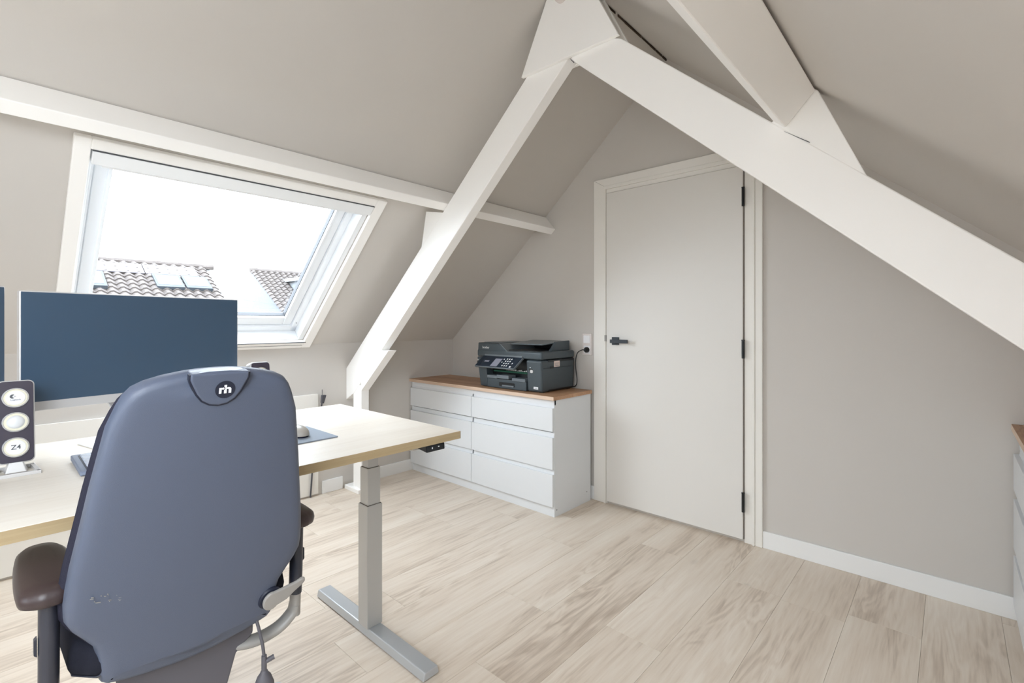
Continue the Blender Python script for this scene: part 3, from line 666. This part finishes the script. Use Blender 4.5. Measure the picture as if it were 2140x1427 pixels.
# ------------------------------------------------------------------ monitors
def monitor(label, p_left, p_right, z0, z1, chin=.030, depth_back=.05):
    pl_, pr2 = Vector((*p_left, 0)), Vector((*p_right, 0))
    Wm = (pr2-pl_).length; ax = (pr2-pl_).normalized(); ang = math.atan2(ax.y, ax.x)
    mid = (pl_+pr2)/2
    # local x along screen, local -y towards the viewer
    r = thing('monitor', label, 'monitor', (mid.x, mid.y, DZ), ang)
    h0, h1 = z0-DZ, z1-DZ
    K = dict(local=True)
    obj('housing', prism(new(), rrect(Wm, h1-h0, .006, 3, 0, (h0+h1)/2), lambda a, b: (a, 0, b), lambda a, b: (a, .022, b)), 'silver', r, bevel=.003, **K)
    obj('back_cover', prism(new(), rrect(Wm*.7, (h1-h0)*.7, .03, 4, 0, (h0+h1)/2), lambda a, b: (a, .022, b), lambda a, b: (a, .045, b)), 'silver', r, bevel=.006, **K)
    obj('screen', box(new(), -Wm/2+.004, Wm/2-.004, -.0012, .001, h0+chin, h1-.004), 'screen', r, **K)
    obj('stand_neck', hexa(new(), [(-.035, .05, .004), (.035, .05, .004), (.035, .062, .004), (-.035, .062, .004), (-.14, .045, h0+.08), (.14, .045, h0+.08), (.14, .057, h0+.08), (-.14, .057, h0+.08)]), 'silver', r, bevel=.003, **K)
    obj('stand_base', prZ(new(), rrect(.33, .25, .006, 3, 0, -.005), 0, .008), 'plastic_white', r, bevel=.003, **K)
    return r
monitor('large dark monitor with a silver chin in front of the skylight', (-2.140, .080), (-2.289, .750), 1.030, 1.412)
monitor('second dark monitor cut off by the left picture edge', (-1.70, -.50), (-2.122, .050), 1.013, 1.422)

# ------------------------------------------------------------------ speakers
def speaker(label, x, y, cam_side=True, k=1.0):
    r = thing('speaker', label, 'speaker', (x, y, DZ), PI/2)   # local -y is +X (front)
    K = dict(local=True); tl = math.radians(10)
    def T(a, yb, z): # tilt back about the base; a along width, yb depth from front
        return (a, yb*math.cos(tl)+z*math.sin(tl)-.0, .028+z*math.cos(tl)-yb*math.sin(tl))
    obj('cabinet', prism(new(), rrect(.080, .238, .014, 5, 0, .119), lambda a, b: T(a, 0, b), lambda a, b: T(a, .055, b)), 'silver', r, bevel=.004, seg=3, **K)
    obj('front_panel', prism(new(), rrect(.074, .232, .012, 5, 0, .119), lambda a, b: T(a, -.003, b), lambda a, b: T(a, .001, b)), 'speaker', r, bevel=.001, **K)
    for i, zc in enumerate((.045, .117, .187)):
        f_ = lambda a, b, h: T(a, -.003-h, zc+b)
        rg = obj('driver_ring', lathe(new(), [(.0245, 0), (.0290, 0), (.0280, .004), (.0255, .004), (.0245, .002)], f_, 32), 'chrome', r, smooth=True, **K)
        obj('cone', lathe(new(), [(.0001, .001), (.0255, .001), (.0255, .0022), (.0001, .0022)], f_, 32), 'cream', rg, **K)
        if i == 1: obj('dome', lathe(new(), [(.019, .002), (.017, .005), (.012, .008), (.006, .0095), (.0001, .010)], f_, 28), 'cone', rg, smooth=True, **K)
        else:
            obj('cap', lathe(new(), [(.0205, .002), (.0205, .0030), (.0195, .0034), (.0001, .0036)], f_, 28), 'badge_white', rg, **K)
        if i == 0: obj('lettering', text_bm('Z4', .018, lambda a, b, h: f_(a, b, .0037+h)), 'ink', rg, **K)
        if i == 2:
            obj('lettering', text_bm('Logitech', .0062, lambda a, b, h: f_(a, b-.006, .0037+h)), 'lcd', rg, **K)
            pts = [(-.006+.006*math.cos(q), .004+.006*math.sin(q)) for q in [math.radians(v_) for v_ in range(60, 300, 20)]]+[(-.003+.0035*math.cos(q), .004+.0035*math.sin(q)) for q in [math.radians(v_) for v_ in range(290, 70, -20)]]
            bm = new(); prism(bm, pts, lambda a, b: f_(a, b, .0037), lambda a, b: f_(a, b, .0042)); obj('logo', bm, 'ink', rg, **K)
            bm = new(); prism(bm, [(-.003, .0035), (.001, .0035), (.001, .0047), (-.003, .0047)], lambda a, b: f_(a, b, .0037), lambda a, b: f_(a, b, .0042)); obj('logo', bm, 'ink', rg, **K)
    # wedge stand: open triangular foot
    obj('stand_neck', hexa(new(), [(-.022, -.008, .002), (.022, -.008, .002), (.026, .03, .002), (-.026, .03, .002), (-.014, 0, .032), (.014, 0, .032), (.014, .04, .030), (-.014, .04, .030)]), 'silver', r, bevel=.002, **K)
    tri = [Vector((-.044, -.05, .005)), Vector((.044, -.05, .005)), Vector((.036, .055, .005)), Vector((-.036, .055, .005))]
    bm = new()
    for a, b in zip(tri, tri[1:]+tri[:1]):
        dd = (b-a).normalized(); nn = Vector((-dd.y, dd.x, 0))*.005; u_ = Vector((0, 0, .0049))
        a2, b2 = a-dd*.005, b+dd*.005
        hexa(bm, [a2-nn-u_, b2-nn-u_, b2+nn-u_, a2+nn-u_, a2-nn+u_, b2-nn+u_, b2+nn+u_, a2+nn+u_])
    obj('stand_foot', bm, 'silver', r, bevel=.001, **K)
    return r
speaker('dark three-driver desk speaker with cream cones at the left picture edge', -1.985, .068)
speaker('matching dark speaker whose top shows above the chair back', -2.17, .812)

# ------------------------------------------------------------------ keyboard, trackpad, mouse
kb = thing('keyboard', 'slim blue-grey keyboard with pale keys half hidden by the chair back', 'keyboard', (-1.90, .345, DZ), 0)
X_a, X_b, Y_a, Y_b = -2.020, -1.800, .187, .60
bm = new(); prY(bm, [(X_a, DZ+.004), (X_a, DZ+.020), (X_b-.006, DZ+.013), (X_b, DZ+.009), (X_b, DZ+.002), (X_b-.01, DZ)], Y_a, Y_b)
base_kb = obj('case', bm, 'kb', kb, bevel=.003, seg=3)
obj('key_bed', hexa(new(), [(X_a+.02, Y_a+.015, DZ+.015), (X_b-.008, Y_a+.015, DZ+.009), (X_b-.008, Y_b-.01, DZ+.009), (X_a+.02, Y_b-.01, DZ+.015), (X_a+.02, Y_a+.015, DZ+.0202), (X_b-.008, Y_a+.015, DZ+.0137), (X_b-.008, Y_b-.01, DZ+.0137), (X_a+.02, Y_b-.01, DZ+.0202)]), 'groove', base_kb)
rows_ = [[1]*13, [1.5]+[1]*11, [1.8]+[1]*10, [2.3]+[1]*9, [1.3, 1, 1, 5, 1, 1, 1]]
pit = .0305
for ri, row in enumerate(rows_):
    xk = X_a+.024+ri*.038; yy = Y_a+.018
    for wk in row:
        y2 = yy+pit*wk
        if y2 > Y_b-.01: break
        zt = DZ+.020-(xk-X_a)*.033
        bm = new(); hexa(bm, [(xk, yy+.001, zt-.001), (xk+.034, yy+.001, zt-.002), (xk+.034, y2-.003, zt-.002), (xk, y2-.003, zt-.001), (xk+.002, yy+.003, zt+.005), (xk+.032, yy+.003, zt+.004), (xk+.032, y2-.005, zt+.004), (xk+.002, y2-.005, zt+.005)])
        obj('key', bm, 'keys', base_kb); yy = y2
mp_ = obj('mouse_mat', prZ(new(), rrect(.262, .30, .006, 3, -1.840, .757), DZ, DZ+.0045), 'mousepad', bevel=.001); recenter(mp_)
tag(mp_, 'slate blue mouse mat on the desk right of the chair', 'mouse mat')
ms = thing('mouse', 'warm grey computer mouse on the blue mat', 'mouse', (-1.828, .806, DZ+.0045))
def mouse_bm(hs_, z0, zmax, rad=1.0):
    bm = new(); rings = []
    for i in range(9):
        t_ = i/8; z = z0+(zmax-z0)*t_; k = math.sqrt(max(0.0, 1-(t_*.97)**2.2))
        rings.append([(-1.828+.060*rad*k*math.cos(a), .806+.036*rad*k*math.sin(a), z) for a in [2*PI*j/24 for j in range(24)]])
    return loft(bm, rings)
obj('mouse_base', mouse_bm(0, DZ+.0045, DZ+.012, .93), 'navy', ms, smooth=True)
ms_s = obj('mouse_shell', mouse_bm(0, DZ+.011, DZ+.044), 'mouse', ms, smooth=True)
obj('button_split', box(new(), -1.885, -1.850, .8055, .8065, DZ+.032, DZ+.041), 'ink', ms_s)
obj('scroll_wheel', lathe(new(), [(.0001, -.003), (.009, -.003), (.009, .003), (.0001, .003)], lambda a, b, h: (-1.860+a, .806+h, DZ+.036+b), 16), 'rubber', ms_s, smooth=True)

# ------------------------------------------------------------------ office chair
CX, CY = -1.62, .354
ch = thing('office_chair', 'tall-backed blue-grey office chair with dark armrests at the desk', 'office chair', (CX, CY, 0))
TL = math.radians(14)
O_ = Vector((-1.280, CY, .851)); UP = Vector((math.sin(TL), 0, math.cos(TL))); FW = Vector((-math.cos(TL), 0, math.sin(TL)))
def bk(a, t_, dpt): return O_+Vector((0, a, 0))+UP*t_+FW*dpt      # a sideways (+ = picture right), dpt forward of the shell face
prof = [(.0, .372), (.03, .371), (.06, .368), (.10, .360), (.130, .350), (.150, .338), (.163, .32), (.172, .298), (.187, .25), (.197, .19), (.2085, .12), (.217, .06), (.226, 0), (.2335, -.05), (.239, -.10), (.2415, -.135), (.240, -.165), (.229, -.19), (.210, -.218), (.193, -.245), (.186, -.275), (.184, -.31), (.180, -.338), (.168, -.350), (.14, -.358), (.11, -.364), (.05, -.373), (.0, -.376)]
prof = [(a, b-.009*max(0, (b-.25)/.12)) for a, b in prof]
ring_full = prof+[(-a, b) for a, b in reversed(prof[1:-1])]
def scaled(k, off): # inset the outline
    out = []
    n = len(ring_full)
    for i, (a, b) in enumerate(ring_full):
        p0 = ring_full[i-1]; p1 = ring_full[(i+1) % n]
        tx, ty = p1[0]-p0[0], p1[1]-p0[1]; l_ = math.hypot(tx, ty) or 1
        out.append((a-ty/l_*k*-1*-1*1 if False else a+(-abs(ty/l_)*k if a > 0 else abs(ty/l_)*k), b+(-tx/l_*0)+(-abs(tx/l_)*k if b > 0 else abs(tx/l_)*k)))
    return out
# shell: curved edge rolling forward
rings = []
for ins, dpt in ((.000, .036), (.000, .022), (.003, .011), (.009, .004), (.018, .0008), (.035, -.001)):
    rings.append([bk(a, b, dpt+.25*max(0, abs(a)-.10)**2) for a, b in scaled(ins, 0)])
bm = new()
V = [[bm.verts.new(p) for p in r] for r in rings]; n = len(ring_full)
for a, b in zip(V, V[1:]):
    for i in range(n): j = (i+1) % n; bm.faces.new([a[i], a[j], b[j], b[i]])
# cap the face with horizontal strips (left-right pairs) plus centre column for gentle curvature
last = V[-1]; m = len(prof)
L_idx = [0]+[n-i for i in range(1, m-1)]+[m-1]
mids = []
for i in range(1, m-1):
    r_v = last[i]; l_v = last[n-i]; t_ = scaled(.035, 0)[i][1]
    mids.append([bm.verts.new(bk(scaled(.035, 0)[i][0]*q, t_, -.001-.006*(1-q*q))) for q in (-.66, -.33, 0, .33, .66)])
def row(i): return [last[n-i]]+mids[i-1]+[last[i]]
for i in range(1, m-2):
    a_, b_ = row(i), row(i+1)
    for k in range(6): bm.faces.new([a_[k], a_[k+1], b_[k+1], b_[k]])
a_ = row(1); bm.faces.new([last[0]]+list(reversed(a_)))
b_ = row(m-2); bm.faces.new([last[m-1]]+b_)
bm.faces.new(V[0])
obj_shell = obj('backrest_shell', bm, 'chair_plastic', ch, smooth=True, angle=70)
# upholstered cushion in front of the shell, slightly wider
rings = []
for sc, dpt in ((.975, .030), (1.02, .042), (1.032, .058), (1.00, .074), (.89, .085)):
    rings.append([bk(a*sc, (b-.016-max(0, b-.2)*.06) if b > -.3 else -.316+(b+.3)*.6, dpt+.5*max(0, abs(a)-.06)**2) for a, b in ring_full])
obj('backrest_cushion', loft(new(), rings), 'fabric', ch, smooth=True, angle=80)
# badge tab at the top
def curve_tab(k, c=0): return [(-.057*k, .362+c), (-.057*k, .350), (-.052*k, .338), (-.043*k, .318), (-.032*k, .302), (-.017*k, .292), (0, .289), (.017*k, .292), (.032*k, .302), (.043*k, .318), (.052*k, .338), (.057*k, .350), (.057*k, .362+c)]
obj('badge_groove', prism(new(), [(a, b-(.003 if b < .345 else 0)) for a, b in curve_tab(1.06)], lambda a, b: bk(a, b, -.0095), lambda a, b: bk(a, b, .002)), 'groove', obj_shell, bevel=.001)
tb = obj('badge_tab', prism(new(), curve_tab(1.0, .002), lambda a, b: bk(a, b, -.013), lambda a, b: bk(a, b, .01)), 'chair_plastic', ch, bevel=.004, seg=3)
obj('badge_grip', prism(new(), [(-.056, .354), (.056, .354), (.054, .3635), (.02, .3665), (-.02, .3665), (-.054, .3635)], lambda a, b: bk(a, b, -.008), lambda a, b: bk(a, b-.004, .032)), 'chair_plastic', tb, bevel=.003)
bc = (.010, .325)
bm = new(); lathe(bm, [(.0185, .000), (.0200, .000), (.0200, .0008), (.0185, .0008)], lambda a, b, h: bk(bc[0]+a, bc[1]+b, -.0132-h), 36)
obj('badge_ring', bm, 'groove', tb)
bm = new()
def stroke(pts): prism(bm, [(bc[0]+a*.001, bc[1]+b*.001) for a, b in pts], lambda a, b: bk(a, b, -.0130), lambda a, b: bk(a, b, -.0144))
# letters r and h as blocky strokes
stroke([(-12.5, -8.5), (-7.5, -8.5), (-7.5, 5), (-12.5, 5)])
stroke([(-7.6, 1.0), (-3.5, 0.2), (-1.6, 2.6), (-3.4, 5.2), (-7.6, 4.6)])
stroke([(-2.6, -8.5), (2.8, -8.5), (2.8, 11.0), (-2.6, 11.0), (-2.6, 6.6), (-.4, 4.4), (-.4, 1.2), (-2.6, -1.0)])
stroke([(2.7, 1.2), (5, 1.4), (6.6, -.2), (6.6, -8.5), (12.0, -8.5), (12.0, 1.6), (9.6, 4.8), (5.6, 5.6), (2.7, 4.4)])
obj('lettering', bm, 'badge_white', tb)
# scuff marks on the shell
bm = new(); rs = random.Random(5)
for k in range(16):
    a = -.205+rs.uniform(0, .05); t_ = -.10-rs.uniform(0, .02)-(a+.205)*.35; l_ = rs.uniform(.001, .006)
    prism(bm, [(a, t_), (a+l_, t_-l_*.3), (a+l_, t_-l_*.3+.0006), (a, t_+.0008)], lambda p, q: bk(p, q, -.0005+.0), lambda p, q: bk(p, q, -.0030))
sc_ = obj('scuff', bm, 'grey_plastic', obj_shell); sc_['kind'] = 'stuff'
# lever disc at the lower right
dc = (.166, -.283)
obj('lever_boss', lathe(new(), [(.0001, 0), (.030, 0), (.030, .006), (.027, .010), (.0001, .010)], lambda a, b, h: bk(dc[0]+a, dc[1]+b, .004-h), 32), 'groove', ch, smooth=True)
bm = new()
prism(bm, [(dc[0]+a, dc[1]-.002+b) for a, b in [(.022*math.cos(q), .026*math.sin(q)) for q in [math.radians(v_) for v_ in range(75, 330, 15)]]+[(.040, -.012), (.060, .004), (.078, .015), (.087, .024), (.086, .034), (.077, .037), (.062, .031), (.034, .028)]],
      lambda a, b: bk(a, b, -.006), lambda a, b: bk(a, b, -.016))
obj('back_lever', bm, 'grey_plastic', ch, bevel=.004, seg=3)
# seat
st_ = [(-.235, -.20), (-.20, -.235), (.19, -.225), (.235, -.19), (.25, 0), (.235, .19), (.19, .225), (-.20, .235), (-.235, .20), (-.245, 0)]
st_w = [(-1.60+a, CY+b) for a, b in st_]
obj('seat_cushion', loft(new(), [[(x, y, .545) for x, y in st_w], [(CX+(x-CX)*1.02, CY+(y-CY)*1.02, .575) for x, y in st_w], [(x, y, .610) for x, y in st_w], [(CX+(x-CX)*.9, CY+(y-CY)*.9, .622) for x, y in st_w]]), 'seat_fabric', ch, bevel=.012, seg=3, smooth=True)
obj('seat_shell', loft(new(), [[(CX+(x-CX)*.86, CY+(y-CY)*.84, .512) for x, y in st_w], [(CX+(x-CX)*1.0, CY+(y-CY)*1.0, .546) for x, y in st_w]]), 'chair_dark', ch, bevel=.006, seg=3, smooth=True)
# back bracket cover below the shell
obj('back_bracket', loft(new(), [[(-1.455, CY+a, z) for a, z in ((-.07, .30), (.05, .30), (.075, .34), (.098, .43), (.125, .47), (.128, .56), (-.128, .56), (-.125, .47), (-.098, .43), (-.09, .34))],
    [(-1.410, CY+a, z) for a, z in ((-.07, .30), (.05, .30), (.080, .345), (.105, .43), (.148, .465), (.150, .56), (-.150, .56), (-.148, .465), (-.105, .43), (-.09, .34))]]), 'rubber', ch, bevel=.006, seg=3)
obj('mechanism', box(new(), -1.74, -1.46, CY-.06, CY+.06, .43, .512), 'chair_dark', ch, bevel=.01, seg=3)
obj('gas_lift', lathe(new(), [(.0001, .10), (.028, .10), (.028, .30), (.018, .305), (.018, .44), (.0001, .44)], lambda a, b, h: (CX+a, CY+b, h), 24), 'chair_dark', ch, smooth=True)
# armrests
def arm(sgn):
    yc = CY+sgn*.258
    pts = []
    outline = [(-1.352, -.014), (-1.354, .020), (-1.372, .042), (-1.42, .052), (-1.52, .052), (-1.62, .046), (-1.668, .028), (-1.68, 0), (-1.668, -.028), (-1.62, -.044), (-1.50, -.050), (-1.40, -.049), (-1.368, -.038)]
    sm = bez([(x, yc+sgn*-y_, 0) for x, y_ in outline]+[(outline[0][0], yc+sgn*-outline[0][1], 0)], 4)[:-1]
    cx_ = -1.505
    rg = []
    for k, z in ((.80, .728), (.96, .734), (1.0, .746), (.96, .758), (.80, .766), (.4, .769)):
        rg.append([(cx_+(p.x-cx_)*(1-(1-k)*.45), yc+(p.y-yc)*k, z) for p in sm])
    a_ = obj('armrest', loft(new(), rg), 'pad', ch, smooth=True, angle=80)
    post_ = [(-1.395, yc, .735), (-1.40, yc, .60), (-1.405, yc, .535)]
    obj('arm_post', tube(new(), post_, (.022, .017), 16), 'chair_dark', a_, smooth=True)
    if sgn < 0: pass
    obj('arm_sleeve', tube(new(), [(-1.402, yc, .560), (-1.405, yc, .52), (-1.408, yc, .47)], (.019, .014), 14), 'grey_plastic', a_, smooth=True)
    obj('arm_bracket', tube(new(), bez([(-1.408, yc, .50), (-1.41, yc-sgn*.008, .475), (-1.415, yc-sgn*.05, .445), (-1.42, yc-sgn*.12, .440), (-1.46, CY+sgn*.05, .455)]), (.022, .014), 14), 'grey_plastic', a_, smooth=True)
    obj('height_button', prX(new(), [(yc+sgn*.018, .62), (yc+sgn*.018, .66), (yc+sgn*.023, .655), (yc+sgn*.023, .625)], -1.41, -1.395), 'chair_dark', a_, bevel=.001)
arm(-1); arm(1)
# lumbar pump
bx, by = -1.355, .508
obj('pump_hose', tube(new(), bez([(bx-.05, by-.05, .60), (bx-.02, by-.02, .54), (bx-.003, by-.006, .47), (bx, by-.001, .43), (bx, by, .405)]), .0042, 8), 'rubber', ch, smooth=True)
pb = obj('pump_bulb', lathe(new(), [(.0001, .285), (.010, .287), (.021, .30), (.0255, .325), (.024, .350), (.017, .370), (.0095, .380), (.0085, .384), (.0065, .386), (.0065, .425), (.0001, .425)], lambda a, b, h: (bx+a, by+b, h), 24), 'rubber', ch, smooth=True)
obj('pump_valve', tube(new(), [(bx, by, .407), (bx+.004, by+.024, .412)], .0065, 10), 'rubber', pb)
# five-star base with castors
for k in range(5):
    an = math.radians(101+72*k); dx, dy = math.cos(an), math.sin(an)
    pth = [(CX+dx*.02, CY+dy*.02, .105), (CX+dx*.12, CY+dy*.12, .10), (CX+dx*.25, CY+dy*.25, .085), (CX+dx*.315, CY+dy*.315, .078)]
    ba = obj('base_arm', tube(new(), pth, lambda q: (.016-.006*q, .022-.007*q), 14), 'foot', ch, smooth=True)
    ex, ey = CX+dx*.32, CY+dy*.32
    obj('arm_cap', lathe(new(), [(.0001, .066), (.022, .066), (.023, .080), (.019, .089), (.0001, .091)], lambda a, b, h: (ex+a, ey+b, h), 20), 'foot', ba, smooth=True)
    obj('castor', tube(new(), [(ex-dy*.02, ey+dx*.02, .030), (ex+dy*.02, ey-dx*.02, .030)], .0295, 20), 'chair_dark', ba, smooth=True)

# ------------------------------------------------------------------ houses outside
def tiles(F, y0, y1, s0, s1, py=.30, ps=.32):
    """pantile field on a roof plane, joined into one mesh"""
    bm = new(); ns = int((s1-s0)/ps); ny = int((y1-y0)/py)
    for i in range(ns):
        for j in range(ny):
            ya = y0+j*py+(.5*py if i % 2 else 0)*.0; sa = s0+i*ps
            prof_ = [(0, -.01), (.25, .065), (.5, .08), (.75, .03), (1, -.01)]
            v0 = [bm.verts.new(F(ya+q*py, sa+ps*1.04, h+.05)) for q, h in prof_]
            v1 = [bm.verts.new(F(ya+q*py, sa, h)) for q, h in prof_]
            v2 = [bm.verts.new(F(ya+q*py, sa+ps*1.04, h-.03)) for q, h in prof_]
            for k in range(4):
                bm.faces.new([v0[k], v0[k+1], v1[k+1], v1[k]]); bm.faces.new([v2[k], v2[k+1], v0[k+1], v0[k]])
    return bm
PT = .56; cc = 1/math.hypot(1, PT); ss = PT*cc
def roofF(xr_, zr_):
    def F(y, s, n):  # s measured down from the ridge towards the viewer, n outwards
        return Vector((xr_+cc*s+ss*n, y, zr_-ss*s+cc*n))
    return F
# house A
FA = roofF(-22, 3.50)
hA = thing('neighbouring_house', 'long tiled house roof with solar panels and rooflights seen through the skylight, left', 'house', (-24, 0, -5.5))
yA0, yA1 = -9, 6.28
bm = new(); prY(bm, [(-22, 3.44), (-17, 3.44-PT*5), (-17, -5.5), (-27, -5.5), (-27, 3.44-PT*5)], yA0, yA1); obj('wall', bm, 'brick', hA)
tA = obj('roof', tiles(lambda y, s, n: FA(y, s, n), 0.0, yA1, .0, 4.2), 'roof_tile', hA); tA['kind'] = 'stuff'
obj('ridge', tube(new(), [(-22, y, 3.53+.02*(i % 2)) for i, y in enumerate([0+.3*j for j in range(22)])], .10, 8), 'roof_tile', hA)
for k in range(3):
    pn = obj('solar_panel', fbox(new(), FA, .6+k*1.66+.0, .6+k*1.66+1.63, .30, 1.05, .07, .11), 'solar', hA, bevel=.01)
for (ya, yb, sa, sb) in ((1.3, 2.72, 1.25, 2.35), (4.05, 4.86, 1.22, 2.2), (4.92, 5.72, 1.22, 2.2)):
    fr_ = obj('rooflight', fbox(new(), FA, ya, yb, sa, sb, .05, .17), 'ext_dark', hA)
    obj('pane', fbox(new(), FA, ya+.07, yb-.07, sa+.10, sb-.16, .165, .18), 'ext_white', fr_)
obj('gutter', fbox(new(), FA, 0, yA1, 4.2, 4.4, -.1, .05), 'ext_white', hA)
# house B
FB = roofF(-27, 4.03)
hB = thing('neighbouring_house', 'gabled house with tiled roof and white dormer seen through the skylight, right', 'house', (-27, 14, -5.5))
bm = new(); prY(bm, [(-27, 3.95), (-20.5, 3.95-PT*6.5), (-20.5, -5.5), (-33.5, -5.5), (-33.5, 3.95-PT*6.5)], 9.5, 19); obj('wall', bm, 'brick', hB)
tB = obj('roof', tiles(FB, 9.42, 18.4, 0, 7.0), 'roof_tile', hB); tB['kind'] = 'stuff'
obj('ridge', tube(new(), [(-27, 9.42+.3*j, 4.06+.02*(j % 2)) for j in range(31)], .12, 8), 'roof_tile', hB)
bm = new(); prX(bm, [(10.9, 1.6), (15.5, 1.6), (15.5, 3.45), (10.9, 3.45)], -26.3, -24.2)
dm = obj('dormer', bm, 'ext_white', hB)
obj('dormer_window', box(new(), -24.22, -24.17, 11.6, 13.0, 2.1, 3.2), 'ext_glass', dm)
obj('dormer_roof', box(new(), -26.5, -24.0, 10.7, 15.7, 3.45, 3.62), 'ext_white', dm)
hc = thing('chimney_pair', 'two slim pale flues between the two neighbouring houses', 'chimney', (-24.5, 8.0, -5.5))
for yy in (8.05, 8.62):
    obj('flue', tube(new(), [(-24.5, yy, -5.5), (-24.5, yy, 2.85)], .035, 8), 'ext_white', hc)
struct('outdoor_ground', box(new(), -70, 40, -60, 70, -5.7, -5.5), 'ground')
